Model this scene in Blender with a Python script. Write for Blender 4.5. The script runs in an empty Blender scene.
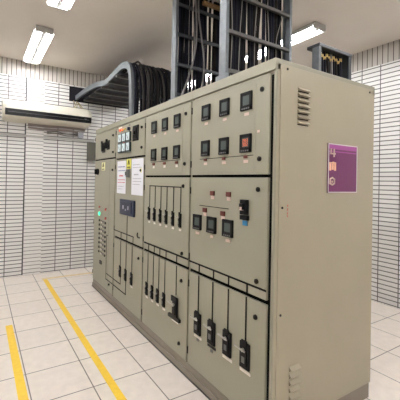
import bpy, bmesh, math, random
from mathutils import Vector, Matrix
random.seed(7)
SC = bpy.context.scene
COL = SC.collection
PI = math.pi

# ------------------------------------------------------------------ materials
def mat(name, color, rough=0.5, metal=0.0, emit=0.0, noise=0.0, nscale=12.0, bump=0.0, bscale=60.0, spec=0.5):
    m = bpy.data.materials.new(name); m.use_nodes = True
    nt = m.node_tree; b = nt.nodes['Principled BSDF']
    b.inputs['Base Color'].default_value = (*color, 1)
    b.inputs['Roughness'].default_value = rough
    b.inputs['Metallic'].default_value = metal
    b.inputs['Specular IOR Level'].default_value = spec
    if emit:
        b.inputs['Emission Color'].default_value = (*color, 1)
        b.inputs['Emission Strength'].default_value = emit
    if noise or bump:
        tc = nt.nodes.new('ShaderNodeNewGeometry')
    if noise:
        n = nt.nodes.new('ShaderNodeTexNoise'); n.inputs['Scale'].default_value = nscale
        n.inputs['Detail'].default_value = 5
        nt.links.new(tc.outputs['Position'], n.inputs['Vector'])
        r = nt.nodes.new('ShaderNodeMapRange')
        r.inputs['From Min'].default_value = 0.3; r.inputs['From Max'].default_value = 0.7
        r.inputs['To Min'].default_value = 1 - noise; r.inputs['To Max'].default_value = 1 + noise
        nt.links.new(n.outputs['Fac'], r.inputs['Value'])
        mx = nt.nodes.new('ShaderNodeVectorMath'); mx.operation = 'SCALE'
        mx.inputs[0].default_value = color
        nt.links.new(r.outputs['Result'], mx.inputs['Scale'])
        nt.links.new(mx.outputs['Vector'], b.inputs['Base Color'])
    if bump:
        n2 = nt.nodes.new('ShaderNodeTexNoise'); n2.inputs['Scale'].default_value = bscale
        nt.links.new(tc.outputs['Position'], n2.inputs['Vector'])
        bp = nt.nodes.new('ShaderNodeBump'); bp.inputs['Strength'].default_value = bump
        bp.inputs['Distance'].default_value = 0.002
        nt.links.new(n2.outputs['Fac'], bp.inputs['Height'])
        nt.links.new(bp.outputs['Normal'], b.inputs['Normal'])
    return m

def tile_mat(name, c1, c2, joint, w, h, ox, oy, plane, mortar, rough=0.35, swap=False, vary=0.0, mottle=None):
    """Stack bonded tiles laid out in metres on a plane ('XZ','YZ','XY')."""
    m = bpy.data.materials.new(name); m.use_nodes = True
    nt = m.node_tree; b = nt.nodes['Principled BSDF']; b.inputs['Roughness'].default_value = rough
    g = nt.nodes.new('ShaderNodeNewGeometry')
    s = nt.nodes.new('ShaderNodeSeparateXYZ'); nt.links.new(g.outputs['Position'], s.inputs[0])
    c = nt.nodes.new('ShaderNodeCombineXYZ')
    a, bb = plane
    def off(ax, o):
        n = nt.nodes.new('ShaderNodeMath'); n.operation = 'ADD'; n.inputs[1].default_value = 20 * 0 - o
        nt.links.new(s.outputs['XYZ'.index(ax)], n.inputs[0]); return n
    na, nb = off(a, ox), off(bb, oy)
    nt.links.new(na.outputs[0], c.inputs[0]); nt.links.new(nb.outputs[0], c.inputs[1])
    br = nt.nodes.new('ShaderNodeTexBrick')
    br.offset = 0.0; br.squash = 1.0
    br.inputs['Scale'].default_value = 1.0
    br.inputs['Brick Width'].default_value = w; br.inputs['Row Height'].default_value = h
    br.inputs['Mortar Size'].default_value = mortar; br.inputs['Mortar Smooth'].default_value = 0.15
    br.inputs['Color1'].default_value = (*c1, 1); br.inputs['Color2'].default_value = (*c2, 1)
    br.inputs['Mortar'].default_value = (*joint, 1)
    nt.links.new(c.outputs[0], br.inputs['Vector'])
    out = br.outputs['Color']
    if mottle:
        n = nt.nodes.new('ShaderNodeTexNoise'); n.inputs['Scale'].default_value = mottle[0]; n.inputs['Detail'].default_value = 6
        nt.links.new(g.outputs['Position'], n.inputs['Vector'])
        r = nt.nodes.new('ShaderNodeMapRange'); r.inputs['From Min'].default_value = 0.3; r.inputs['From Max'].default_value = 0.7
        r.inputs['To Min'].default_value = 1 - mottle[1]; r.inputs['To Max'].default_value = 1 + mottle[1]
        nt.links.new(n.outputs['Fac'], r.inputs['Value'])
        v = nt.nodes.new('ShaderNodeVectorMath'); v.operation = 'SCALE'
        nt.links.new(out, v.inputs[0]); nt.links.new(r.outputs['Result'], v.inputs['Scale']); out = v.outputs['Vector']
    nt.links.new(out, b.inputs['Base Color'])
    bp = nt.nodes.new('ShaderNodeBump'); bp.inputs['Strength'].default_value = 0.5; bp.inputs['Distance'].default_value = 0.003
    bp.invert = True
    nt.links.new(br.outputs['Fac'], bp.inputs['Height']); nt.links.new(bp.outputs['Normal'], b.inputs['Normal'])
    return m

WHITE_TILE = ((0.86, 0.845, 0.82), (0.80, 0.785, 0.765))
M_wall_x = tile_mat('white_strip_tile_x', *WHITE_TILE, (0.10, 0.095, 0.09), 0.2425, 0.0571, 0.828, 0.009, 'XZ', 0.006)
M_wall_y = tile_mat('white_strip_tile_y', *WHITE_TILE, (0.10, 0.095, 0.09), 0.2425, 0.0571, 0.1, 0.009, 'YZ', 0.006)
M_pil = tile_mat('pilaster_tile', (0.88, 0.865, 0.84), (0.84, 0.825, 0.80), (0.20, 0.19, 0.18), 0.6, 0.0571, 0.45, 0.028, 'XZ', 0.0045)
M_soldier_x = tile_mat('soldier_tile_x', (0.62, 0.58, 0.53), (0.56, 0.52, 0.475), (0.10, 0.085, 0.075), 0.0655, 0.6, 0.838, 2.9, 'XZ', 0.0055)
M_soldier_y = tile_mat('soldier_tile_y', (0.62, 0.58, 0.53), (0.56, 0.52, 0.475), (0.10, 0.085, 0.075), 0.0655, 0.6, 0.1, 2.9, 'YZ', 0.0055)
M_floor = tile_mat('floor_tile', (0.84, 0.76, 0.685), (0.81, 0.735, 0.665), (0.21, 0.175, 0.155), 0.405, 0.4, 0.331, 2.351, 'XY', 0.0045, rough=0.33, mottle=(14, 0.05))
M_ceil = mat('ceiling_paint', (0.78, 0.72, 0.65), 0.9, noise=0.03, nscale=2, spec=0.2)
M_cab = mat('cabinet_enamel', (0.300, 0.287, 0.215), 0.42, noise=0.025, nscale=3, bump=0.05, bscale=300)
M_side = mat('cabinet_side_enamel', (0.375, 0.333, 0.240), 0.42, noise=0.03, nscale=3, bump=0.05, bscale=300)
M_gap_shade = mat('black_gap_shade', (0.005, 0.005, 0.005), 0.9, spec=.05)  # near-black that paints shade into door gaps and louvre slots
M_plinth = mat('plinth_enamel', (0.235, 0.205, 0.165), 0.5, noise=0.06, nscale=6)
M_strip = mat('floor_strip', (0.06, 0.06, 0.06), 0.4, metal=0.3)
M_black = mat('black_plastic', (0.007, 0.007, 0.008), 0.45, spec=.2)
M_tape = mat('black_mimic_tape', (0.006, 0.006, 0.006), 0.6, spec=.1)
M_screen = mat('lcd_glass', (0.060, 0.078, 0.072), 0.3, spec=.3)
M_screen_red = mat('lit_red_display', (0.70, 0.14, 0.05), 0.4, emit=0.2)
M_btn = mat('grey_buttons', (0.12, 0.12, 0.12), 0.5)
M_pinklab = mat('pink_white_label', (0.64, 0.48, 0.42), 0.6)
M_redlab = mat('dark_red_button', (0.12, 0.02, 0.015), 0.5)
M_white = mat('white_label', (0.72, 0.68, 0.62), 0.6)
M_lever = mat('lever_metal', (0.42, 0.40, 0.36), 0.35, metal=0.4)
M_knob = mat('lock_knob_black', (0.013, 0.011, 0.010), 0.4, spec=.25)
M_navy = mat('navy_device', (0.016, 0.022, 0.05), 0.35)
M_blue = mat('blue_sticker', (0.03, 0.22, 0.45), 0.5)
M_paper = mat('white_paper', (0.78, 0.79, 0.84), 0.8)
M_ink = mat('blue_ink', (0.16, 0.19, 0.38), 0.8)
M_redink = mat('red_ink', (0.62, 0.05, 0.10), 0.8)
M_greyink = mat('grey_ink', (0.40, 0.40, 0.45), 0.8)
M_yellow = mat('warning_yellow', (0.75, 0.72, 0.12), 0.6)
M_paleyellow = mat('pale_yellow', (0.78, 0.77, 0.42), 0.6)
M_face = mat('meter_face', (0.62, 0.74, 0.76), 0.3)
M_green_frame = mat('dark_green_frame', (0.02, 0.04, 0.038), 0.4)
M_lamp_red = mat('red_pilot_lamp', (0.85, 0.10, 0.04), 0.3, emit=0.35)
M_lamp_orange = mat('orange_pilot_lamp', (0.90, 0.26, 0.07), 0.3, emit=0.3)
M_lamp_yellow = mat('yellow_pilot_lamp', (0.55, 0.42, 0.08), 0.3)
M_lamp_green = mat('lit_green_lamp', (0.05, 0.75, 0.36), 0.3, emit=0.9)
M_lamp_dim = mat('dim_red_lamp', (0.45, 0.06, 0.05), 0.3)
M_galv = mat('galvanised_steel', (0.145, 0.16, 0.17), 0.5, metal=0.4, noise=0.12, nscale=25)
M_galvdark = mat('weathered_steel', (0.11, 0.105, 0.095), 0.55, metal=0.4, noise=0.15, nscale=25)
M_steeldark = mat('dark_steel', (0.05, 0.055, 0.06), 0.45, metal=0.4)
M_cable = [mat('cable_black', (0.005, 0.005, 0.007), 0.6, spec=.12), mat('cable_black_blue', (0.007, 0.008, 0.017), 0.6, spec=.15),
           mat('cable_charcoal', (0.009, 0.009, 0.015), 0.6, spec=.12), mat('cable_dark_brown', (0.012, 0.009, 0.008), 0.6, spec=.12)]
M_cable_grey = mat('cable_grey', (0.15, 0.14, 0.135), 0.5)
M_cable_pale = mat('cable_pale', (0.21, 0.195, 0.17), 0.5)
M_cable_tan = mat('cable_taupe', (0.020, 0.016, 0.014), 0.6, spec=.3)
M_wood = mat('brown_cleat', (0.22, 0.12, 0.045), 0.6, noise=0.2, nscale=30)
M_tie = mat('yellow_ferrule', (0.60, 0.42, 0.14), 0.5)
M_linepaint = mat('yellow_floor_paint', (0.90, 0.60, 0.05), 0.45, noise=0.06, nscale=30)
M_lineworn = mat('worn_yellow_floor_paint', (0.76, 0.60, 0.36), 0.5, noise=0.1, nscale=20)
M_ac = mat('cream_plastic', (0.76, 0.72, 0.60), 0.4)
M_acblack = mat('black_outlet', (0.008, 0.008, 0.010), 0.25)
M_duct = mat('trunking_plastic', (0.50, 0.49, 0.46), 0.5)
M_box = mat('grey_box', (0.13, 0.125, 0.10), 0.5)
M_junction = mat('blue_grey_box', (0.44, 0.45, 0.50), 0.5)
M_pipe = mat('pipe_lagging', (0.32, 0.27, 0.25), 0.7)
M_tube = mat('lit_fluorescent_tube', (0.98, 0.98, 1.0), 0.4, emit=26.0)
M_fixture = mat('luminaire_enamel', (0.85, 0.85, 0.84), 0.4)
M_fixend = mat('luminaire_end', (0.55, 0.53, 0.50), 0.4)
M_magenta = mat('magenta_sign', (0.15, 0.018, 0.10), 0.4)
M_purple = mat('light_purple_sign', (0.36, 0.075, 0.30), 0.4)
M_signrim = mat('sign_rim', (0.72, 0.66, 0.70), 0.4)
M_peach = mat('peach_letter', (0.95, 0.55, 0.38), 0.5)
M_dark_hole = mat('firestop_black', (0.012, 0.010, 0.016), 0.9)
# clear acrylic: partly see-through, with gloss
def acrylic():
    m = bpy.data.materials.new('clear_acrylic'); m.use_nodes = True; nt = m.node_tree
    out = nt.nodes['Material Output']; nt.nodes.remove(nt.nodes['Principled BSDF'])
    t = nt.nodes.new('ShaderNodeBsdfTransparent'); g = nt.nodes.new('ShaderNodeBsdfGlossy'); g.inputs['Roughness'].default_value = 0.1
    d = nt.nodes.new('ShaderNodeBsdfTranslucent'); d.inputs['Color'].default_value = (.9, .9, .9, 1)
    a = nt.nodes.new('ShaderNodeMixShader'); a.inputs[0].default_value = 0.35
    b = nt.nodes.new('ShaderNodeMixShader'); b.inputs[0].default_value = 0.22
    nt.links.new(g.outputs[0], a.inputs[1]); nt.links.new(d.outputs[0], a.inputs[2])
    nt.links.new(t.outputs[0], b.inputs[1]); nt.links.new(a.outputs[0], b.inputs[2]); nt.links.new(b.outputs[0], out.inputs[0])
    return m
M_acrylic = acrylic()

# ------------------------------------------------------------------ mesh helpers (world metres)
def B(): return bmesh.new()
def box(bm, x0, x1, y0, y1, z0, z1, bev=0.0):
    r = bmesh.ops.create_cube(bm, size=1.0)
    vs = r['verts']
    for v in vs:
        v.co.x = x0 + (v.co.x + .5) * (x1 - x0); v.co.y = y0 + (v.co.y + .5) * (y1 - y0); v.co.z = z0 + (v.co.z + .5) * (z1 - z0)
    if bev:
        es = {e for v in vs for e in v.link_edges}
        bmesh.ops.bevel(bm, geom=list(es), offset=bev, segments=2, affect='EDGES', profile=0.6)
    return bm
def cyl(bm, p, axis, r, L, seg=16, r2=None):
    p = Vector(p); d = Vector(axis).normalized()
    q = d.to_track_quat('Z', 'Y').to_matrix().to_4x4()
    m = Matrix.Translation(p + d * L / 2) @ q
    bmesh.ops.create_cone(bm, cap_ends=True, segments=seg, radius1=r, radius2=r if r2 is None else r2, depth=L, matrix=m)
    return bm
def tube(bm, pts, r, seg=7):
    pts = [Vector(p) for p in pts]; rings = []
    up = None
    for i, p in enumerate(pts):
        t = (pts[min(i + 1, len(pts) - 1)] - pts[max(i - 1, 0)]).normalized()
        if up is None: up = t.orthogonal().normalized()
        up = (up - t * up.dot(t)).normalized(); s = t.cross(up)
        rings.append([bm.verts.new(p + (up * math.cos(2 * PI * k / seg) + s * math.sin(2 * PI * k / seg)) * r) for k in range(seg)])
    for a, b in zip(rings, rings[1:]):
        for k in range(seg): bm.faces.new((a[k], a[(k + 1) % seg], b[(k + 1) % seg], b[k]))
    bm.faces.new(rings[0][::-1]); bm.faces.new(rings[-1])
    return bm
def spline(ctrl, n=6):
    ctrl = [Vector(c) for c in ctrl]; out = []
    P = [ctrl[0] * 2 - ctrl[1]] + ctrl + [ctrl[-1] * 2 - ctrl[-2]]
    for i in range(1, len(P) - 2):
        for k in range(n):
            t = k / n; a, b, c, d = P[i - 1], P[i], P[i + 1], P[i + 2]
            out.append(0.5 * ((2 * b) + (c - a) * t + (2 * a - 5 * b + 4 * c - d) * t * t + (3 * b - a - 3 * c + d) * t ** 3))
    out.append(ctrl[-1]); return out
def strip_path(bm, pts, wy, x0, x1):
    """rectangular bar following (y,z) points; thickness wy, width x0..x1 (x may be given per point)"""
    rings = []
    n = len(pts)
    for i, p in enumerate(pts):
        y, z = p[0], p[1]; dx = p[2] if len(p) > 2 else 0
        a, b = pts[max(i - 1, 0)], pts[min(i + 1, n - 1)]
        t = Vector((b[0] - a[0], b[1] - a[1])).normalized(); nrm = Vector((-t.y, t.x)) * wy / 2
        rings.append([bm.verts.new((x0 + dx, y + nrm.x, z + nrm.y)), bm.verts.new((x1 + dx, y + nrm.x, z + nrm.y)),
                      bm.verts.new((x1 + dx, y - nrm.x, z - nrm.y)), bm.verts.new((x0 + dx, y - nrm.x, z - nrm.y))])
    for a, b in zip(rings, rings[1:]):
        for k in range(4): bm.faces.new((a[k], a[(k + 1) % 4], b[(k + 1) % 4], b[k]))
    bm.faces.new(rings[0][::-1]); bm.faces.new(rings[-1])
    bmesh.ops.recalc_face_normals(bm, faces=bm.faces)
    return bm

ORG = {}
def link(o, parent, org):
    ORG[o] = Vector(org); COL.objects.link(o)
    if parent is not None:
        o.parent = parent; o.location = ORG[o] - ORG[parent]
    else: o.location = ORG[o]
def obj(name, bm, m, parent=None, smooth=False, label=None, cat=None, group=None, kind=None):
    xs = [v.co for v in bm.verts]
    lo = Vector((min(v.x for v in xs), min(v.y for v in xs), min(v.z for v in xs)))
    hi = Vector((max(v.x for v in xs), max(v.y for v in xs), max(v.z for v in xs)))
    org = Vector(((lo.x + hi.x) / 2, (lo.y + hi.y) / 2, lo.z))
    bmesh.ops.translate(bm, verts=bm.verts, vec=-org)
    me = bpy.data.meshes.new(name); bm.to_mesh(me); bm.free()
    ms = m if isinstance(m, (list, tuple)) else [m]
    for q in ms: me.materials.append(q)
    if smooth:
        for p in me.polygons: p.use_smooth = True
    o = bpy.data.objects.new(name, me); link(o, parent, org)
    props(o, label, cat, group, kind); return o
def props(o, label=None, cat=None, group=None, kind=None):
    if label: o['label'] = label
    if cat: o['category'] = cat
    if group: o['group'] = group
    if kind: o['kind'] = kind
def thing(name, label, cat, loc, group=None):
    o = bpy.data.objects.new(name, None); o.empty_display_size = 0.1; link(o, None, loc); props(o, label, cat, group); return o

# ------------------------------------------------------------------ room
H = 3.31
XL, XR, YB, YF = -2.6, 4.4, -2.4, 5.6
obj('floor', box(B(), XL - .2, XR + .2, YB - .2, YF + .2, -0.1, 0), M_floor, kind='structure')
obj('ceiling', box(B(), XL - .2, XR + .2, YB - .2, YF + .2, H, H + 0.1), M_ceil, kind='structure')
# back wall with the opening the cable tray passes through
OX0, OX1, OZ0, OZ1 = 1.235, 2.34, 2.79, 3.045
bm = B()
box(bm, XL - .2, XR + .2, YF, YF + .2, -0.1, OZ0); box(bm, XL - .2, OX0, YF, YF + .2, OZ0, 3.06)
box(bm, OX1, XR + .2, YF, YF + .2, OZ0, 3.06); box(bm, OX0, OX1, YF, YF + .2, OZ1, 3.06)
obj('wall_back', bm, M_wall_x, kind='structure')
obj('wall_right', box(B(), XR, XR + .2, YB, YF, -0.0, 3.06), M_wall_y, kind='structure')
obj('wall_left', box(B(), XL - .2, XL, YB, YF, -0.0, 3.06), M_wall_y, kind='structure')
obj('wall_front', box(B(), XL - .2, XR + .2, YB - .2, YB, -0.0, 3.06), M_wall_x, kind='structure')
obj('trim_1', box(B(), XL - .2, XR + .2, YF, YF + .2, 3.06, H), M_soldier_x, kind='structure')
obj('trim_2', box(B(), XR, XR + .2, YB, YF, 3.06, H), M_soldier_y, kind='structure')
obj('trim_3', box(B(), XL - .2, XL, YB, YF, 3.06, H), M_soldier_y, kind='structure')
obj('trim_4', box(B(), XL - .2, XR + .2, YB - .2, YB, 3.06, H), M_soldier_x, kind='structure')
obj('trim_5', box(B(), 0.598, 0.852, YF - .022, YF, 0, 3.06, 0.003), M_pil, kind='structure')
obj('shadow_joint', box(B(), 0.584, 0.598, YF - .004, YF, 0, 3.06), M_strip, kind='structure')  # dark joint strip; the pilaster's edge shadow is put into its colour
# the soldier course repeats behind the pilaster; dark firestopping fills the tray opening
obj('firestop_panel', box(B(), OX0, OX1, YF + .03, YF + .12, OZ0, OZ1), M_dark_hole,
    label='black firestop panel in the wall opening where the far cable tray ends', cat='firestop')

# floor marking
obj('floor_marking', box(B(), 0.832, 0.890, YB, 5.20, 0.0, 0.0012), M_linepaint,
    label='long yellow floor line running beside the cabinets', cat='floor line')
obj('floor_marking', box(B(), 0.255, 0.316, YB, 3.75, 0.0, 0.0012), M_linepaint,
    label='yellow floor line at the left edge of the photo, farther from the cabinets', cat='floor line')
obj('floor_marking', box(B(), 0.822, 1.62, 5.20, 5.275, 0.0, 0.0012), M_lineworn,
    label='faded yellow cross line at the end of the aisle near the tiled wall', cat='floor line')

# ------------------------------------------------------------------ cabinets
PX = 1.385           # plane of the door faces
def on(y0, y1, z0, z1, x0=PX - 0.004, x1=PX, bev=0.0): return box(B(), x0, x1, min(y0, y1), max(y0, y1), min(z0, z1), max(z0, z1), bev)
def lines(par, segs, w=0.011):
    if len({s[0] for s in segs}) == len(segs) and all(s[0] == s[2] for s in segs) and len(segs) > 1:
        return [lines(par, [s], w) for s in segs]       # free standing verticals: one strip each
    bm = B()
    for (y0, z0, y1, z1) in segs:
        box(bm, PX - 0.003, PX, min(y0, y1) - w / 2, max(y0, y1) + w / 2, min(z0, z1) - w / 2, max(z0, z1) + w / 2)
    return obj('mimic_line', bm, M_tape, par)
def door(par, y0, y1, z0, z1, hinges=(), knobs=(), groove=None):
    bm = B(); box(bm, PX, PX + 0.020, y0, y1, z0, z1, 0.003)
    if groove:      # shallow raised inner panel
        gy0, gy1, gz0, gz1 = groove
        box(bm, PX - 0.0022, PX + .001, gy0, gy1, gz0, gz1, 0.001)
    d = obj('door', bm, M_cab, par)
    for (z) in hinges:
        b = B(); cyl(b, (PX + 0.002, y1 + 0.008, z - 0.025), (0, 0, 1), 0.007, 0.050, 10)
        obj('hinge', b, M_knob, d)
    for (y, z) in knobs:
        b = B(); cyl(b, (PX, y, z), (-1, 0, 0), 0.015, 0.006, 18); cyl(b, (PX - .006, y, z), (-1, 0, 0), 0.010, 0.006, 14, 0.009)
        box(b, PX - .015, PX - .011, y - .003, y + .003, z - .009, z + .009)
        obj('lock_knob', b, M_knob, d)
    return d
def meter(par, y, z, w=0.098, h=0.112, lit=False):
    b = B(); box(b, PX - 0.010, PX + .001, y - w / 2, y + w / 2, z - h / 2, z + h / 2, 0.004)
    # raised bezel lip
    for (a0, a1, c0, c1) in ((-w/2, w/2, h/2 - .020, h/2), (-w/2, w/2, -h/2, -h/2 + .030), (-w/2, -w/2 + .019, -h/2, h/2), (w/2 - .019, w/2, -h/2, h/2)):
        box(b, PX - 0.014, PX - 0.009, y + a0, y + a1, z + c0, z + c1, 0.002)
    m = obj('panel_meter', b, M_black, par)
    obj('screen', box(B(), PX - .0115, PX - .0095, y - w / 2 + .021, y + w / 2 - .021, z - h / 2 + .033, z + h / 2 - .023), M_screen, m)
    b = B()
    for k in range(4): box(b, PX - .0155, PX - .0135, y - .034 + k * .0185, y - .034 + k * .0185 + .012, z - h / 2 + .006, z - h / 2 + .015)
    obj('button_row', b, M_btn, m)
    if lit:
        b = B()
        def seg7(cy, cz, s, code):
            # seven segment numeral, drawn mirrored in Y because it faces -X
            L = dict(a=((-1, 2), (1, 2)), b=((1, 2), (1, 0)), c=((1, 0), (1, -2)), d=((-1, -2), (1, -2)), e=((-1, 0), (-1, -2)), f=((-1, 2), (-1, 0)), g=((-1, 0), (1, 0)))
            for ch in code:
                (a0, c0), (a1, c1) = L[ch]
                ya, yb = cy - a0 * s, cy - a1 * s
                box(b, PX - .0125, PX - .0112, min(ya, yb) - .0012, max(ya, yb) + .0012, cz + min(c0, c1) * s - .0012, cz + max(c0, c1) * s + .0012)
        for k in range(3):
            seg7(y + .017 - k * .017, z + .016, .0044, ('abged', 'abcdefg', 'abgcd')[k])
            seg7(y + .017 - k * .017, z - .008, .0044, ('abgcd', 'abcdef', 'abged')[k])
        obj('lit_digits', b, M_screen_red, m)
    return m
def plate(par, y, z, w=0.040, h=0.018, m=M_pinklab, name='label_plate', d=0.003): return obj(name, on(y - w / 2, y + w / 2, z - h / 2, z + h / 2, PX - d), m, par)
def breaker(par, y, z, w, h, lw=None, lab=True, labm=M_white):
    """moulded case breaker: stepped body, toggle slot and a lever sticking out to the left"""
    w *= .84
    b = B(); box(b, PX - .013, PX + .001, y - w / 2, y + w / 2, z - h / 2, z + h / 2, .003)
    box(b, PX - .021, PX - .012, y - w * .34, y + w * .34, z - h * .36, z + h * .22, .003)
    box(b, PX - .017, PX - .009, y - w * .28, y + w * .28, z + h * .40, z + h * .60, .002)
    m = obj('breaker', b, M_black, par)
    b = B(); zl = z + h * .24
    cyl(b, (PX - .018, y, zl), (-1, 0, 0), w * .13, .012, 12)
    tube(b, [(PX - .026, y - w * .25, zl - .004), (PX - .030, y + w * .1, zl), (PX - .033, y + w * .75, zl + h * .05)], max(.0045, w * .065), 8)
    obj('lever', b, M_lever, m)
    b = B(); box(b, PX - .0225, PX - .0205, y - w * .16, y + w * .16, z - h * .26, z - h * .02)
    obj('rating_plate', b, M_btn, m)
    if lab: plate(par, y, z - h / 2 - .020, lw or w * 1.15, .017, labm)
    return m
def switch(par, y, z, w=0.028, h=0.018): plate(par, y, z, w, h, M_redlab, 'push_button', d=0.010)

Y0, Y1, Y2, Y3, Y4 = 1.285, 2.118, 2.948, 3.765, 4.60
DEPTH = 2.40
def cabinet(y0, y1, label, near=False, far=False):
    t = thing('switchgear_cabinet', label, 'electrical cabinet', ((PX + DEPTH) / 2, (y0 + y1) / 2, 0), 'row of beige switchgear cabinets')
    b = B(); box(b, 1.407, DEPTH, y0 + .0005, y1 - .0005, 0.100, 2.176, 0.004)
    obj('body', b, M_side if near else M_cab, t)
    b = B(); box(b, 1.392, DEPTH + .004, y0 + .0005, y1 - .0005, 2.135, 2.200, 0.004)
    obj('roof', b, M_cab, t)
    b = B(); box(b, 1.4015, 1.409, y0 + .015, y1 - .004, 0.112, 2.112)
    obj('gap_shade', b, M_gap_shade, t)  # black sheet behind the doors, painting shade into the gaps around them
    # corner posts of the frame
    b = B(); box(b, 1.399, 1.410, y0 + .0005, y0 + .016, 0.100, 2.136, .001)
    obj('frame_post', b, M_cab, t)
    b = B(); box(b, 1.398, DEPTH - .02, y0 + .0006, y1 - .0006, 0.0, 0.100)
    obj('plinth', b, M_plinth, t)
    b = B(); box(b, 1.386, 1.399, y0 + .0006, y1 - .0006, 0.0, 0.050, .003)
    obj('base_channel', b, M_plinth, t)
    b = B(); box(b, 1.379, 1.387, y0 + .0006, y1 - .0006, 0.0, 0.008, .001)
    obj('floor_seal', b, M_strip, t)
    return t

# ---- nearest cabinet
c1 = cabinet(Y0, Y1, 'nearest beige switchgear cabinet with side louvres, six upper meters and four large breakers', near=True)
door(c1, Y0 + .035, Y1 - .012, 1.548, 2.118, hinges=(2.04, 1.63), knobs=((1.376, 2.04), (1.389, 1.638)), groove=(1.425, 2.035, 1.575, 2.085))
door(c1, Y0 + .035, Y1 - .012, 0.838, 1.530, hinges=(1.43, 0.925), knobs=((1.395, .927), (1.395, 1.46)))
door(c1, Y0 + .035, Y1 - .012, 0.115, 0.812, hinges=(.72, .21), knobs=((1.398, .719), (1.398, .205)))
for y in (1.92, 1.712, 1.502):
    meter(c1, y, 1.995); plate(c1, y, 1.917)
    meter(c1, y, 1.738, lit=(y < 1.6)); switch(c1, y, 1.655); plate(c1, y, 1.628)
lines(c1, [(1.99, 1.663, 1.44, 1.663)], .004)
plate(c1, 1.40, 1.80, .018, .014, M_pinklab)
for i, y in enumerate((2.006, 1.831, 1.657)):
    meter(c1, y, 1.200, .102, .112); plate(c1, y, 1.119, .045 if i != 1 else .03)
lines(c1, [(1.985, 1.325, 1.66, 1.325)], .004)
for y, z in ((1.916, 1.296), (1.712, 1.290), (1.83, 1.42), (1.657, 1.42)):
    switch(c1, y, z, .042, .030); plate(c1, y, z - .030, .036, .022)
b = B(); box(b, PX - .03, PX, 1.470, 1.520, 1.305, 1.395, .003); box(b, PX - .045, PX - .03, 1.480, 1.510, 1.335, 1.372, .003)
obj('control_switch', b, M_black, c1)
plate(c1, 1.493, 1.342, .018, .02, M_pinklab, d=.047)
b = B(); box(b, PX - .02, PX, 1.465, 1.53, 1.272, 1.300, .002); obj('relay', b, M_black, c1)
plate(c1, 1.501, 1.252, .042, .030, M_blue, 'blue_sticker')
lines(c1, [(2.108, .892, 1.325, .892)] + [(y, .845, y, .892) for y in (1.975, 1.803, 1.643, 1.472)])
lines(c1, [(y, .806, y, .55) for y in (1.978, 1.808, 1.643, 1.477)])
for i, y in enumerate((1.978, 1.810, 1.643, 1.477)):
    breaker(c1, y, .462, .096, .155, labm=(M_white if i != 1 else M_knob))
    if i < 2: plate(c1, y, .338 if i else .345, .026, .020, M_btn)
# side panel of the nearest cabinet, with louvres and screws
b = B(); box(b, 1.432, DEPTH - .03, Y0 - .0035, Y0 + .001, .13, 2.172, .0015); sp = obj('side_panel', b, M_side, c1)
def louvre(x, z, w=.098):
    b = B()
    # hooded slat: wedge leaning out towards the viewer, open underneath
    vs = [(x, 0, z + .013), (x + w, 0, z + .013), (x + w, -.019, z - .004), (x, -.019, z - .004), (x, 0, z - .008), (x + w, 0, z - .008)]
    V = [b.verts.new((p[0], Y0 - .0035 + p[1], p[2])) for p in vs]
    b.faces.new((V[0], V[3], V[2], V[1])); b.faces.new((V[3], V[4], V[5], V[2])); b.faces.new((V[0], V[4], V[3])); b.faces.new((V[1], V[2], V[5])); b.faces.new((V[0], V[1], V[5], V[4]))
    bmesh.ops.recalc_face_normals(b, faces=b.faces)
    obj('louvre', b, M_side, sp)
    obj('louvre_slot_shade', box(B(), x + .002, x + w - .002, Y0 - .0052, Y0 - .003, z - .0135, z - .008), M_gap_shade, sp)  # black strip painted as the shadow under the slat
for k in range(7): louvre(1.574, 2.050 - k * .0325)
for k in range(7): louvre(1.540, .432 - k * .0400, .084)
for (x, z) in ((1.484, 2.150), (1.459, .756), (1.459, 1.36), (2.33, 2.15)):
    b = B(); cyl(b, (x, Y0 - .0035, z), (0, -1, 0), .007, .003, 10); obj('screw', b, M_knob, sp)

# ---- second cabinet
c2 = cabinet(Y1, Y2, 'second switchgear cabinet from the near end, six small breakers on its middle door')
door(c2, Y1 + .012, Y2 - .012, 1.548, 2.118, hinges=(2.04, 1.63), knobs=((2.198, 2.034), (2.204, 1.637)), groove=(2.24, 2.865, 1.575, 2.085))
door(c2, Y1 + .012, Y2 - .012, 0.838, 1.530, hinges=(1.43, .925), knobs=((2.218, .925), (2.218, 1.46)))
door(c2, Y1 + .012, Y2 - .012, 0.115, 0.812, hinges=(.72, .21), knobs=((2.219, .709), (2.236, .207)))
for y in (2.742, 2.533, 2.325):
    meter(c2, y, 1.994); plate(c2, y, 1.915)
    meter(c2, y, 1.738); switch(c2, y, 1.652, .040, .020); plate(c2, y, 1.625, .036, .022, M_white)
lines(c2, [(2.80, 1.672, 2.27, 1.672)], .004)
for y in (2.815, 2.703, 2.590, 2.480, 2.366, 2.252): breaker(c2, y, 1.183, .038, .112)
lines(c2, [(y, 1.25, y, 1.45) for y in (2.815, 2.703, 2.590, 2.480, 2.366, 2.252)] + [(2.82, 1.45, 2.25, 1.45)], .008)
lines(c2, [(2.915, .900, 2.13, .896)] + [(y, .845, y, .900) for y in (2.817, 2.699, 2.590, 2.476, 2.297)], .0095)
lines(c2, [(y, .807, y, .53) for y in (2.825, 2.710, 2.600, 2.490)] + [(2.297, .807, 2.297, .575)], .008)
for y in (2.835, 2.720, 2.610, 2.495): breaker(c2, y, .467, .045, .115)
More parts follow.
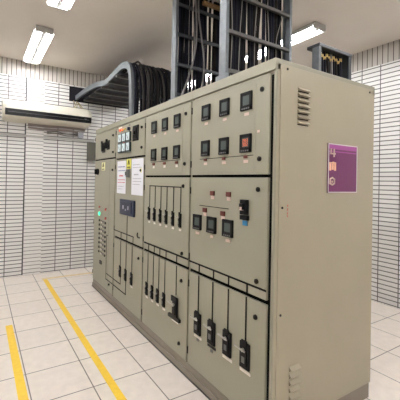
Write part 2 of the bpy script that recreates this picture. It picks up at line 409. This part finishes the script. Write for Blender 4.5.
# larger breaker with a wide terminal shroud
b = B(); box(b, PX - .018, PX, 2.262, 2.330, .385, .555, .004); box(b, PX - .026, PX - .015, 2.250, 2.340, .520, .565, .004)
box(b, PX - .026, PX - .016, 2.272, 2.318, .42, .50, .003)
bb = obj('breaker', b, M_black, c2)
b = B(); tube(b, [(PX - .030, 2.29, .50), (PX - .038, 2.33, .505), (PX - .042, 2.375, .515)], .0055, 8); cyl(b, (PX - .024, 2.29, .50), (-1, 0, 0), .012, .014, 12)
obj('lever', b, M_lever, bb)
plate(c2, 2.305, .388, .175, .026, M_knob, 'name_strip', d=.020); plate(c2, 2.305, .358, .10, .016, M_white)

# ---- third cabinet
c3 = cabinet(Y2, Y3, 'third switchgear cabinet with white notices taped on and six pale analogue meters')
door(c3, Y2 + .012, Y3 - .012, 1.752, 2.118, hinges=(2.06, 1.80), knobs=((3.026, 2.035), (3.021, 1.831)))
door(c3, Y2 + .012, Y3 - .012, 0.838, 1.735, hinges=(1.65, .925), knobs=((3.03, 1.60),))
door(c3, Y2 + .012, Y3 - .012, 0.115, 0.812, hinges=(.72, .21), knobs=((3.040, .713),))
for y in (3.592, 3.472, 3.350):
    for z in (1.974, 1.862):
        b = B(); box(b, PX - .020, PX, y - .056, y + .056, z - .053, z + .053, .003); m = obj('analogue_meter', b, M_green_frame, c3)
        obj('dial', box(B(), PX - .023, PX - .0195, y - .042, y + .042, z - .038, z + .044), M_face, m)
        b = B(); tube(b, [(PX - .0245, y - .020, z - .030), (PX - .0245, y + .018, z + .020)], .0018, 5); obj('needle', b, M_knob, m)
def lamp(par, y, z, m, r=.017, name='pilot_lamp'):
    b = B(); cyl(b, (PX, y, z), (-1, 0, 0), r * 1.25, .008, 16); o = obj(name, b, M_lever, par)
    b = B(); cyl(b, (PX - .008, y, z), (-1, 0, 0), r, .014, 16, r * .8); obj('lens', b, m, o)
lamp(c3, 3.603, 2.070, M_lamp_red, .016); lamp(c3, 3.530, 2.068, M_lamp_orange, .015); lamp(c3, 3.456, 2.066, M_lamp_yellow, .014)
lamp(c3, 3.470, 1.917, M_lamp_dim, .010)
b = B(); cyl(b, (PX, 3.345, 2.058), (-1, 0, 0), .020, .010, 16); box(b, PX - .028, PX - .008, 3.339, 3.351, 2.040, 2.076, .002); obj('selector_switch', b, M_navy, c3)
plate(c3, 3.352, 2.100, .034, .014, M_btn)
plate(c3, 3.62, 2.105, .10, .018, M_white)
b = B(); box(b, PX - .014, PX, 3.10, 3.235, 1.910, 2.072, .005); box(b, PX - .022, PX - .012, 3.125, 3.22, 1.935, 2.045, .004)
mb = obj('breaker', b, M_black, c3)
b = B(); box(b, PX - .034, PX - .020, 3.155, 3.19, 1.975, 2.01, .003); obj('toggle', b, M_knob, mb)
# notices
def paper(y0, y1, z0, z1, rows, name='paper_notice'):
    b = B(); box(b, PX - .0022, PX - .0008, y0, y1, z0, z1); p = obj(name, b, M_paper, c3, label='white paper notice taped to the door')
    groups = {}
    for (m, za, h, ya, yb) in rows: groups.setdefault(m, []).append((za, h, ya, yb))
    for m, rs in groups.items():
        b = B()
        for (za, h, ya, yb) in rs:
            y = ya                              # short word-like dashes
            while y > yb:
                w = random.uniform(.010, .026); box(b, PX - .0029, PX - .0021, max(y - w, yb), y, za - h, za); y -= w + .007
        obj('printed_text', b, m, p)
paper(3.425, 3.692, 1.345, 1.715, [(M_ink, 1.655, .012, 3.665, 3.445), (M_ink, 1.61, .010, 3.665, 3.445), (M_redink, 1.555, .016, 3.62, 3.50),
      (M_redink, 1.505, .008, 3.665, 3.445), (M_redink, 1.475, .008, 3.665, 3.445), (M_greyink, 1.43, .007, 3.665, 3.48), (M_greyink, 1.40, .007, 3.665, 3.52)])
paper(2.972, 3.262, 1.345, 1.722, [(M_greyink, 1.665, .008, 3.23, 3.06), (M_greyink, 1.635, .007, 3.23, 3.01), (M_greyink, 1.565, .014, 3.20, 3.08), (M_greyink, 1.52, .007, 3.23, 3.01), (M_greyink, 1.49, .007, 3.23, 3.01), (M_greyink, 1.46, .007, 3.23, 3.05)])
plate(c3, 3.02, 1.60, .03, .05, M_paleyellow, 'small_sticker', d=.004)
def warning(par, y, z, w, h, m):
    p = plate(par, y, z, w, h, m, 'warning_sticker', d=.004)
    b = B(); s = min(w, h) * .30; zc = z + h * .12
    for i in range(3):
        a0 = PI / 2 + i * 2 * PI / 3; a1 = a0 + 2 * PI / 3
        tube(b, [(PX - .0045, y + s * math.cos(a0), zc + s * math.sin(a0)), (PX - .0045, y + s * math.cos(a1), zc + s * math.sin(a1))], .0035, 5)
    tube(b, [(PX - .0045, y + .003, zc + s * .5), (PX - .0045, y - .004, zc), (PX - .0045, y + .003, zc), (PX - .0045, y - .002, zc - s * .35)], .003, 5)
    box(b, PX - .0048, PX - .004, y - w * .36, y + w * .36, z - h * .40, z - h * .30)
    obj('hazard_symbol', b, M_knob, p)
warning(c3, 3.343, 1.676, .115, .105, M_yellow)
b = B(); box(b, PX - .03, PX, 3.315, 3.365, 1.53, 1.61, .004); box(b, PX - .045, PX - .03, 3.33, 3.35, 1.55, 1.59, .003); obj('door_latch', b, M_btn, c3)
b = B(); box(b, PX - .022, PX, 3.150, 3.545, 1.115, 1.285, .006); box(b, PX - .028, PX - .020, 3.20, 3.49, 1.14, 1.265, .004)
dv = obj('control_unit', b, M_navy, c3)
b = B()
for (y, z, w, h) in ((3.42, 1.20, .035, .04), (3.35, 1.175, .025, .02), (3.28, 1.20, .03, .04)): box(b, PX - .030, PX - .027, y - w / 2, y + w / 2, z - h / 2, z + h / 2)
obj('display_window', b, M_greyink, dv)
lines(c3, [(3.36, 1.10, 3.36, .905), (3.752, .905, 3.185, .905), (3.53, .905, 3.53, .845), (3.36, .905, 3.36, .845), (3.19, .905, 3.19, .845)], .009)
b = B(); tube(b, spline([(PX - .003, 3.075, .965), (PX - .012, 3.065, .945), (PX - .014, 3.045, .925), (PX - .004, 3.02, .922)], 4), .0055, 8); obj('hook', b, M_knob, c3)
lines(c3, [(y, .807, y, .525) for y in (3.535, 3.37, 3.207)] + [(3.525, .395, 3.525, .320), (3.525, .320, 3.752, .320), (3.365, .395, 3.365, .250), (3.365, .250, 3.752, .250)], .009)
for y in (3.53, 3.367, 3.205): breaker(c3, y, .460, .050, .120, lab=(y < 3.3))

# ---- far cabinet
c4 = cabinet(Y3, Y4, 'farthest switchgear cabinet, by the tiled wall, with rows of small indicators', far=True)
door(c4, Y3 + .012, Y4 - .025, 1.775, 2.118, hinges=(2.06, 1.83), knobs=((3.857, 2.043), (3.850, 1.838)))
door(c4, Y3 + .012, Y4 - .025, .115, 1.757, hinges=(1.60, .9, .21), knobs=((3.852, 1.620), (3.895, .212)))
def rotary(par, y, z, s, tilt):
    b = B(); box(b, PX - .006, PX, y - s / 2, y + s / 2, z - s * .62, z + s * .5, .003); cyl(b, (PX - .006, y, z), (-1, 0, 0), s * .34, .010, 18)
    o = obj('rotary_switch', b, M_black, par)
    b = B(); d = Vector((0, math.sin(tilt), math.cos(tilt))); c = Vector((PX - .027, y, z)); tube(b, [c - d * s * .5, c, c + d * s * .62], .014, 8); cyl(b, (PX - .015, y, z), (-1, 0, 0), .018, .012, 12)
    obj('grip', b, M_black, o)
rotary(c4, 4.205, 1.925, .12, 0.2); rotary(c4, 4.030, 1.945, .105, 0.0)
warning(c4, 4.205, 1.672, .13, .105, M_paleyellow)
b = B(); cyl(b, (PX, 4.43, 1.605), (-1, 0, 0), .042, .02, 18); box(b, PX - .05, PX - .02, 4.42, 4.44, 1.57, 1.64, .003); obj('rotary_isolator', b, M_black, c4)
plate(c4, 4.495, 1.60, .05, .09, M_white)
lamp(c4, 4.305, 1.045, M_lamp_green, .028); lamp(c4, 4.05, 1.120, M_lamp_dim, .018); lamp(c4, 4.05, 1.006, M_lamp_dim, .018); lamp(c4, 4.30, 1.135, M_lamp_dim, .014)
for k in range(8):
    z = .955 - k * .059
    for (y, dz) in ((4.315, 0), (4.075, -.012)):
        b = B(); cyl(b, (PX, y, z + dz), (-1, 0, 0), .015, .006, 12); box(b, PX - .012, PX - .005, y - .005, y + .005, z + dz - .014, z + dz + .014); obj('selector_switch', b, M_knob, c4)
    plate(c4, 4.235, z - .020, .045, .012, M_white, 'label_plate'); 
    b = B(); box(b, PX - .003, PX, 4.12, 4.18, z - .008, z + .006); obj('label_plate', b, M_btn, c4)
bm = B()
for k in range(8):
    z = .955 - k * .059
    tube(bm, [(PX - .0015, 4.30, z - .008), (PX - .0015, 4.235, z + .010), (PX - .0015, 4.17, z - .020), (PX - .0015, 4.09, z - .014)], .0028, 5)
obj('mimic_line', bm, M_tape, c4)
plate(c4, 4.235, .412, .075, .045, M_knob, 'name_plate', d=.010)
lines(c4, [(4.02, .245, 4.02, .80), (3.98, .80, 4.02, .80), (4.02, .320, 3.778, .320), (4.02, .250, 3.778, .250)], .008)
obj('panel_seam', on(3.955, 3.962, .13, 1.74, PX - .001), M_plinth, c4)

# ---- things on the cabinet side
t = thing('magenta_sign', 'magenta and purple sign with peach lettering on the near cabinet side', 'sign', (2.02, Y0 - .006, 1.445))
obj('board', box(B(), 1.862, 2.178, Y0 - .0095, Y0 - .0038, 1.445, 1.757), M_magenta, t)
b = B()
for (x0, x1, z0, z1) in ((1.862, 1.868, 1.445, 1.757), (2.172, 2.178, 1.445, 1.757), (1.862, 2.178, 1.751, 1.757), (1.862, 2.178, 1.445, 1.451)): box(b, x0, x1, Y0 - .0115, Y0 - .0095, z0, z1)
obj('rim', b, M_signrim, t)
b = B(); box(b, 1.868, 2.172, Y0 - .0100, Y0 - .0090, 1.722, 1.751); box(b, 1.868, 2.172, Y0 - .0100, Y0 - .0090, 1.704, 1.710); obj('light_band', b, M_purple, t)
def glyph(strokes, x, z, s, m, w=.006):
    b = B()
    for st in strokes: tube(b, [(x + p[0] * s, Y0 - .0105, z + p[1] * s) for p in st], w, 6)
    obj('lettering', b, m, t)
glyph([[(.1, 1), (.0, .4), (.9, .4)], [(.65, 1), (.65, 0)]], 1.885, 1.672, .052, M_pinklab)
glyph([[(0, 0), (0, 1), (.5, 1), (.5, .1)], [(.5, 1), (1, 1), (1, 0)]], 1.880, 1.585, .050, M_peach, .008)
glyph([[(.5, 0), (0, .2), (0, .8), (.5, 1), (1, .8), (1, .2), (.5, 0)], [(.5, .3), (.5, .6)]], 1.882, 1.495, .045, M_pinklab)
b = B()
for k, (z, h) in enumerate(((1.372, .012), (1.350, .014), (1.328, .012), (1.312, .010))): box(b, 1.500, 1.507, Y0 - .0052, Y0 - .0040, z - h / 2, z + h / 2)
obj('red_marking', b, mat('red_marking_ink', (.50, .12, .10), .6), c1)

# ------------------------------------------------------------------ cable ladders and cables
TOP = 2.2
def channel(b, x, y, z0, z1, web=.075, fl=.022, t=.006, face=-1, d='z'):
    """vertical C channel: web in the Y direction, flanges towards the rungs"""
    box(b, x - t / 2, x + t / 2, y - web / 2, y + web / 2, z0, z1, .0015)
    for s in (-1, 1):
        box(b, min(x, x + fl * -face), max(x, x + fl * -face), y + s * (web / 2 - t / 2) - t / 2, y + s * (web / 2 - t / 2) + t / 2, z0, z1)
def ladder(name, label, x0, x1, y, rungs, m=M_galv, top=H, cat='cable ladder', mr=M_galvdark):
    t = thing(name, label, cat, ((x0 + x1) / 2, y, TOP), 'vertical cable ladders on the cabinet tops')
    for (x, f) in ((x0, -1), (x1, 1)):
        b = B(); channel(b, x, y, TOP, top, face=f); obj('rail', b, m, t)
    for z in rungs:
        b = B(); box(b, x0 + .003, x1 - .003, y - .035, y - .010, z - .016, z + .002, .001); box(b, x0 + .003, x1 - .003, y - .014, y - .010, z - .016, z + .022)
        obj('rung', b, mr, t)
    for x in (x0, x1):
        b = B(); box(b, x - .045, x + .045, y - .07, y + .07, TOP, TOP + .006); box(b, x - .006, x + .006, y - .07, y + .07, TOP, TOP + .06)
        obj('foot_bracket', b, m, t)
    return t
ladder('cable_ladder', 'near vertical cable ladder with thick grey rail, packed with black cables', 1.452, 2.122, 1.834, (2.29, 2.572, 2.850, 3.13))
ladder('cable_ladder', 'middle vertical cable ladder behind the thick grey rail, over the second cabinet', 1.503, 2.21, 2.622, (2.295, 2.575, 2.855, 3.135), mr=M_steeldark)

OY = 0.0
def cable(pts, r, m, label, group, seg=7, n=5, name='power_cable'):
    pts = [(p[0], p[1] + OY, p[2]) for p in pts]
    return obj(name, tube(B(), spline(pts, n), r, seg), m, None, True, label, 'cable', group)
OY = -0.008
# near ladder: two layers of cables with a few gaps
LB = 'thick black power cable in the bundle of the near ladder'; GB = 'black cables on the near ladder'
def gap(x, gaps): return any(a < x < b for a, b in gaps)
GAPS_FRONT = ((1.660, 1.692), (1.812, 1.846), (1.965, 1.994), (2.068, 2.10))
GAPS_BACK = ((1.712, 1.752), (1.868, 1.908), (2.028, 2.062))
x = 1.485; i = 0
while x < 2.095:
    r = random.uniform(.0095, .0145)
    j = random.uniform(-.008, .008)
    if not gap(x + r, GAPS_FRONT):
        pts = [(x + r, 1.862 + j, TOP), (x + r + random.uniform(-.012, .012), 1.860, 2.45), (x + r + random.uniform(-.010, .010), 1.862, 2.75), (x + r + random.uniform(-.010, .010), 1.865 + j, 3.02), (x + r, 1.862, H)]
        cable(pts, r, random.choice(M_cable), LB, GB)
    x += 2 * r + random.choice((.001, .002, .003, .009)); i += 1
x = 1.49
while x < 2.10:
    r = random.uniform(.010, .014)
    if random.random() > .08 and not gap(x + r, GAPS_BACK):
        cable([(x + r, 1.905, TOP), (x + r + random.uniform(-.015, .015), 1.905, 2.6), (x + r + random.uniform(-.015, .015), 1.905, 2.95), (x + r, 1.905, H)], r, random.choice(M_cable), LB, GB, 6)
    x += 2 * r + random.uniform(.001, .009)
LG = 'thin pale control cable among the black cables of the near ladder'; GG = 'pale control cables on the near ladder'
for (xa, xb, xc) in ((1.525, 1.535, 1.52), (1.60, 1.61, 1.625), (1.765, 1.755, 1.775), (1.90, 1.905, 1.885), (2.02, 1.985, 2.06)):
    cable([(xa, 1.845, TOP), (xb, 1.842, 2.6), (xc, 1.842, 2.9), (xa, 1.845, H)], .0036, M_cable_pale, LG, GG, 6, name='control_cable')
OY = -0.002
# middle ladder: denser in the middle, gaps showing the ceiling and wall
LA = 'thick black power cable hanging on the middle ladder'; GA = 'black cables on the middle ladder'
for x in (1.582, 1.605, 1.625, 1.650, 1.672, 1.708, 1.758, 1.780, 1.800, 1.822, 1.842, 1.865, 1.888, 1.935, 1.985, 2.005, 2.03, 2.06, 2.09, 2.12, 2.15, 2.175):
    r = random.uniform(.0115, .0150); d = random.uniform(-.014, .014)
    cable([(x + d, 2.655, TOP), (x + d * .4, 2.655, 2.5), (x - d * .5, 2.66, 2.8), (x + d * .3, 2.66, 3.08), (x, 2.655, H)], r, random.choice(M_cable), LA, GA)
for x in (1.615, 1.66, 1.79, 1.83, 1.875, 2.02, 2.08, 2.14):
    cable([(x, 2.70, TOP), (x + random.uniform(-.02, .02), 2.70, 2.7), (x, 2.70, H)], .0135, random.choice(M_cable), LA, GA, 6)
cable([(1.545, 2.56, TOP), (1.575, 2.545, 2.33), (1.640, 2.545, 2.52), (1.700, 2.555, 2.75), (1.715, 2.57, 3.0), (1.71, 2.60, H)], .0085, M_cable_grey,
      'grey cable slanting across the front of the middle ladder, nearest the left rail', None, name='control_cable')
cable([(1.665, 2.56, TOP), (1.760, 2.545, 2.36), (1.790, 2.545, 2.6), (1.765, 2.555, 2.85), (1.745, 2.58, 3.08), (1.75, 2.60, H)], .0085, M_cable_grey,
      'grey cable bowing outward in the centre of the middle ladder', None, name='control_cable')
cable([(1.530, 2.575, TOP), (1.560, 2.555, 2.30), (1.625, 2.548, 2.47), (1.685, 2.56, 2.70), (1.685, 2.575, 3.0), (1.68, 2.60, H)], .0045, M_cable_pale,
      'thin pale wire beside the slanting grey cable on the middle ladder', None, name='control_cable')
b = B(); box(b, 1.785, 2.2085, 2.555, 2.5865, 3.190, 3.225, .003)
obj('cable_cleat', b, M_wood, label='brown cleat bar across the top of the middle ladder', cat='cable cleat')

OY = 0.0
# far tray: level run from the wall, bending down behind the far cabinets
t = thing('cable_tray', 'galvanised cable tray from the wall bending down onto the third cabinet', 'cable tray', (1.80, 4.4, TOP))
path = [(3.500, TOP), (3.515, 2.50), (3.535, 2.70), (3.575, 2.80), (3.65, 2.86), (3.79, 2.890), (3.95, 2.885), (4.14, 2.868), (4.35, 2.840), (4.52, 2.858), (4.72, 2.895), (4.92, 2.920), (5.18, 2.935, -.01), (5.38, 2.905, -.06), (5.60, 2.855, -.115)]
sm = spline([(p[2] if len(p) > 2 else 0, p[0], p[1]) for p in path], 5); sm = [(v.y, v.z, v.x) for v in sm]
for (x0, m) in ((1.450, M_galv), (2.20, M_galvdark)):
    b = B(); strip_path(b, [(p[0], p[1], p[2] if x0 < 2 else 0) for p in sm], .075, x0, x0 + .010)
    for s in (-1, 1):
        off = []
        for i, p in enumerate(sm):
            a, c = sm[max(i - 1, 0)], sm[min(i + 1, len(sm) - 1)]; tv = Vector((c[0] - a[0], c[1] - a[1])).normalized()
            off.append((p[0] - tv.y * .036 * s, p[1] + tv.x * .036 * s, p[2] if x0 < 2 else 0))
        strip_path(b, off, .006, x0 if x0 < 2 else x0 - .022, x0 + .030 if x0 < 2 else x0 + .008)
    obj('rail', b, m, t)
for y in (3.95, 4.25, 4.55, 4.85, 5.15, 5.45):
    obj('rung', box(B(), 1.44, 2.21, y - .02, y + .02, 2.790, 2.815), M_galvdark, t)
obj('rung', box(B(), 1.46, 2.20, 3.527, 3.540, 2.46, 2.50), M_steeldark, t)
obj('base_plate', box(B(), 1.46, 2.20, 3.86, 5.60, 2.815, 2.832), M_dark_hole, t)
LT = 'black cable draped over the bend of the far tray'; GT = 'black cables on the far tray'
xs = [1.497 + k * .0252 for k in range(27)]
for k, x in enumerate(xs):
    r = random.uniform(.0100, .0122); up = random.uniform(-.010, .012); d = .016 * math.sin(k * .55) + random.uniform(-.0012, .0012)
    if k == 4: up = .030
    m = random.choice(M_cable + [M_cable_tan, M_cable_tan])
    fy = 3.495 + .018 * math.sin(k * 1.7)
    cable([(x + d * 1.3, fy - .01, TOP), (x + d, fy - .022, 2.45), (x + d * .3, fy, 2.70), (x, 3.60, 2.868 + up), (x, 3.78, 2.905 + up), (x, 4.3, 2.895), (x, 4.9, 2.925), (x - .01, 5.62, 2.875)], r, m, LT, GT)
for k, x in enumerate([q + .013 for q in xs[:-1]]):
    if k in (3, 15): continue
    cable([(x, 3.555, TOP), (x + .010 * math.sin(k * .7), 3.565, 2.45), (x, 3.60, 2.70), (x, 3.70, 2.838), (x, 3.84, 2.862)], .012, random.choice(M_cable), LT, GT, 6)

# right hand support on the near cabinet
t = thing('cable_support', 'dark steel cable support on the nearest cabinet, right of the near ladder', 'cable support', (2.05, 1.5, TOP))
b = B(); box(b, 1.998, 2.006, 1.452, 1.508, TOP, 2.462, .001); box(b, 2.004, 2.024, 1.452, 1.458, TOP, 2.462); obj('post', b, M_galv, t)
b = B(); box(b, 1.998, 2.390, 1.448, 1.552, 2.462, 2.484, .002); obj('beam', b, M_steeldark, t)
b = B(); box(b, 2.352, 2.388, 1.452, 1.512, TOP, 2.462, .003); obj('post', b, M_steeldark, t)
b = B(); box(b, 1.98, 2.06, 1.43, 1.55, TOP, TOP + .006); box(b, 2.335, 2.395, 1.43, 1.55, TOP, TOP + .006); obj('foot_bracket', b, M_steeldark, t)
LS = 'black cable hanging under the beam of the dark steel support'; GS = 'black cables under the steel support'
for k, x in enumerate((2.070, 2.094, 2.122, 2.146, 2.172, 2.200, 2.226, 2.255, 2.283, 2.310)):
    r = random.uniform(.0085, .0115)
    c = cable([(x, 1.495, TOP), (x + random.uniform(-.008, .008), 1.49, 2.33), (x, 1.50, 2.4615)], r, M_cable[k % 4] if k != 5 else M_cable_grey, LS, GS, n=4)
    b = B(); cyl(b, (x, 1.50, 2.425 - (k % 3) * .012), (0, 0, 1), r + .0045, .022, 10); obj('ferrule', b, M_tie, c, label='yellow ferrule')
# rear bundle seen between the near ladder and the support
for x in (2.19, 2.225, 2.26, 2.30, 2.335):
    cable([(x, 2.15, TOP), (x + .02, 2.15, 2.30), (x + random.uniform(-.03, .03), 2.16, 2.44), (x - .03, 2.20, TOP)], .009, random.choice(M_cable), 'short black cable looping on the cabinet top behind the near ladder', 'cable loops behind the near ladder', n=5)

# ------------------------------------------------------------------ luminaires
def luminaire(x, y0, label, L=1.26):
    y1 = y0 + L
    t = thing('ceiling_luminaire', label, 'ceiling light', (x, (y0 + y1) / 2, H), 'twin tube ceiling lights')
    b = B(); box(b, x - .085, x + .085, y0 + .02, y1 - .02, H - .030, H, .004); box(b, x - .022, x + .022, y0 + .03, y1 - .03, H - .060, H - .03, .004); obj('housing', b, M_fixture, t)
    for yy in (y0, y1 - .030):
        b = B(); box(b, x - .100, x + .100, yy, yy + .030, H - .072, H, .012); obj('end_cap', b, M_fixend, t)
    for q in (-1, 1):
        b = B(); cyl(b, (x + q * .046, y0 + .040, H - .050), (0, 1, 0), .0140, L - .08, 14); obj('fluorescent_tube', b, M_tube, t, True)
        b = B()                                  # outward sloping white reflector wing
        pr = [(.078, H), (.112, H - .060), (.115, H - .060), (.084, H)]
        ra = [b.verts.new((x + q * p[0], y0 + .028, p[1])) for p in pr]; rb = [b.verts.new((x + q * p[0], y1 - .028, p[1])) for p in pr]
        for k in range(4): b.faces.new((ra[k], ra[(k + 1) % 4], rb[(k + 1) % 4], rb[k]))
        b.faces.new(ra); b.faces.new(rb[::-1]); bmesh.ops.recalc_face_normals(b, faces=b.faces)
        obj('reflector_wing', b, M_fixture, t)
    return t
LX, RX = .645, 3.33
luminaire(LX - .02, 4.19, 'lit twin-tube ceiling light at upper left, nearer the tiled wall')
luminaire(LX, 2.28, 'lit twin-tube ceiling light cut off by the top edge of the photo')
luminaire(LX, 0.48, 'lit twin-tube ceiling light above the aisle beside the viewer')
luminaire(LX, -1.60, 'lit twin-tube ceiling light behind the viewer')
luminaire(RX - .09, 2.34, 'lit ceiling light at right, past the near cable ladder')
luminaire(RX - .09, 4.05, 'lit ceiling light seen only through gaps between the cables')
luminaire(RX, 0.30, 'lit ceiling light over the space behind the nearest cabinet')
luminaire(RX, -1.60, 'lit ceiling light at the front right of the room')
luminaire(-1.6, 2.46, 'lit ceiling light over the left half of the room')
luminaire(-1.6, 0.0, 'lit ceiling light at the left, behind the viewer')

luminaire(1.95, -1.55, 'added ceiling light behind the viewer, brightening the near cabinet side')  # unseen extra light, added to brighten the cabinet side panel
luminaire(-1.6, 4.19, 'lit ceiling light at the far left near the tiled wall')
# ------------------------------------------------------------------ wall fittings
t = thing('air_conditioner', 'cream wall air conditioner with a black outlet strip', 'air conditioner', (.95, 5.48, 2.38))
b = B()
prof = [(5.60, 2.345), (5.40, 2.378), (5.345, 2.418), (5.335, 2.500), (5.345, 2.56), (5.385, 2.625), (5.45, 2.655), (5.60, 2.665)]
def loft(b, prof, x0, x1):
    ra = [b.verts.new((x0, *p)) for p in prof]; rb = [b.verts.new((x1, *p)) for p in prof]
    for k in range(len(prof)): b.faces.new((ra[k], ra[(k + 1) % len(prof)], rb[(k + 1) % len(prof)], rb[k]))
    b.faces.new(ra); b.faces.new(rb[::-1]); bmesh.ops.recalc_face_normals(b, faces=b.faces)
loft(b, prof, .31, 1.50)
# moulded end cheeks that taper towards the front
for (xa, xb) in ((1.50, 1.545), (.31, .265)):
    inner = [b.verts.new((xa, *p)) for p in prof]
    outer = [b.verts.new((xb, 5.47 + (p[0] - 5.47) * .9 if p[0] < 5.6 else 5.6, 2.52 + (p[1] - 2.52) * .86)) for p in prof]
    for k in range(len(prof)): b.faces.new((inner[k], inner[(k + 1) % 8], outer[(k + 1) % 8], outer[k]))
    b.faces.new(outer); bmesh.ops.recalc_face_normals(b, faces=b.faces)
obj('case', b, M_ac, t)
b = B(); loft(b, [(5.350, 2.410), (5.326, 2.418), (5.322, 2.502), (5.345, 2.510)], .29, 1.535); obj('air_outlet', b, M_acblack, t)
b = B(); box(b, .33, 1.50, 5.318, 5.323, 2.455, 2.459); obj('louvre_blade', b, M_btn, t)
b = B(); box(b, 1.42, 1.46, 5.3195, 5.3225, 2.462, 2.474); obj('status_window', b, M_btn, t)

obj('cable_trunking', box(B(), -2.3, 1.66, 5.572, 5.60, 2.135, 2.170, .004), M_duct, label='long pale plastic trunking on the tiled wall below the air conditioner', cat='trunking')
b = B(); box(b, 1.545, 1.70, 5.50, 5.60, 1.815, 2.125, .005); bx = obj('wall_box', b, M_box, label='dark grey narrow box on the tiled wall at the far cabinet', cat='electrical box')
obj('cover', box(B(), 1.56, 1.640, 5.494, 5.501, 1.835, 2.105, .002), M_box, bx)
b = B(); box(b, 1.385, 1.47, 5.54, 5.60, 2.185, 2.275, .005); cyl(b, (1.428, 5.54, 2.23), (0, -1, 0), .022, .008, 14)
obj('junction_box', b, M_junction, label='small blue-grey junction box on the wall under the air conditioner', cat='junction box')
for (z, x0, x1, r, m, lab) in ((2.335, .62, 1.50, .019, M_pipe, 'upper brown lagged pipe under the air conditioner'), (2.285, .62, 1.38, .016, M_pipe, 'lower brown lagged pipe under the air conditioner')):
    b = B(); tube(b, spline([(x0, 5.575, z), (x0 + .3, 5.572, z - .010), (x0 + .6, 5.574, z + .006), (x1, 5.575, z - .012)], 5), r, 8)
    obj('pipe', b, m, None, True, lab, 'pipe')
for k, (z, ya) in enumerate(((2.245, 5.585), (2.215, 5.583))):
    b = B(); tube(b, spline([(.90, ya, z), (1.05, ya, z + .014), (1.2, ya, z - .010), (1.384, ya - .005, z + .006)], 5), .007, 6)
    obj('wall_wire', b, (M_cable_grey, M_cable_pale)[k], None, True, ('thin grey wire running to the junction box', 'thin pale wire running to the junction box')[k], 'wire')
# tangled beige wire above the air conditioner
b = B(); tube(b, spline([(1.30, 5.585, 2.80), (1.335, 5.575, 2.73), (1.31, 5.57, 2.68), (1.36, 5.57, 2.71), (1.345, 5.575, 2.79), (1.395, 5.575, 2.74), (1.42, 5.575, 2.69), (1.38, 5.58, 2.78), (1.43, 5.58, 2.72), (1.47, 5.59, 2.675)], 5), .006, 6)
obj('wall_wire', b, mat('beige_wire', (.42, .35, .18), .6), None, True, 'tangled beige wire on the wall just above the air conditioner', 'wire')

# ------------------------------------------------------------------ camera
f, PXX, PYY = 328.594, 180.0, 178.18
yaw, pit, rol = 0.547395, -0.0087252, 0.0198794
sy, cy = math.sin(yaw), math.cos(yaw); sp_, cp = math.sin(pit), math.cos(pit)
fw = Vector((sy * cp, cy * cp, -sp_)); rt = Vector((cy, -sy, 0)); up = rt.cross(fw)
rt2 = rt * math.cos(rol) + up * math.sin(rol); up2 = up * math.cos(rol) - rt * math.sin(rol)
cam = bpy.data.cameras.new('camera'); co = bpy.data.objects.new('camera', cam); COL.objects.link(co)
M = Matrix((rt2, up2, -fw)).transposed().to_4x4(); M.translation = Vector((0, 0, 1.5)); co.matrix_world = M
cam.sensor_fit = 'HORIZONTAL'; cam.sensor_width = 36; cam.lens = f / 400 * 36
cam.shift_x = (200 - PXX) / 400; cam.shift_y = (PYY - 200) / 400
cam.clip_start = .02
SC.camera = co

w = bpy.data.worlds.new('world'); SC.world = w; w.use_nodes = True
w.node_tree.nodes['Background'].inputs[0].default_value = (0.9, 0.93, 1, 1); w.node_tree.nodes['Background'].inputs[1].default_value = 0.05
SC.view_settings.view_transform = 'Standard'; SC.view_settings.look = 'None'
SC.view_settings.exposure = 1.08; SC.view_settings.gamma = 1; SC.view_settings.use_curve_mapping = False
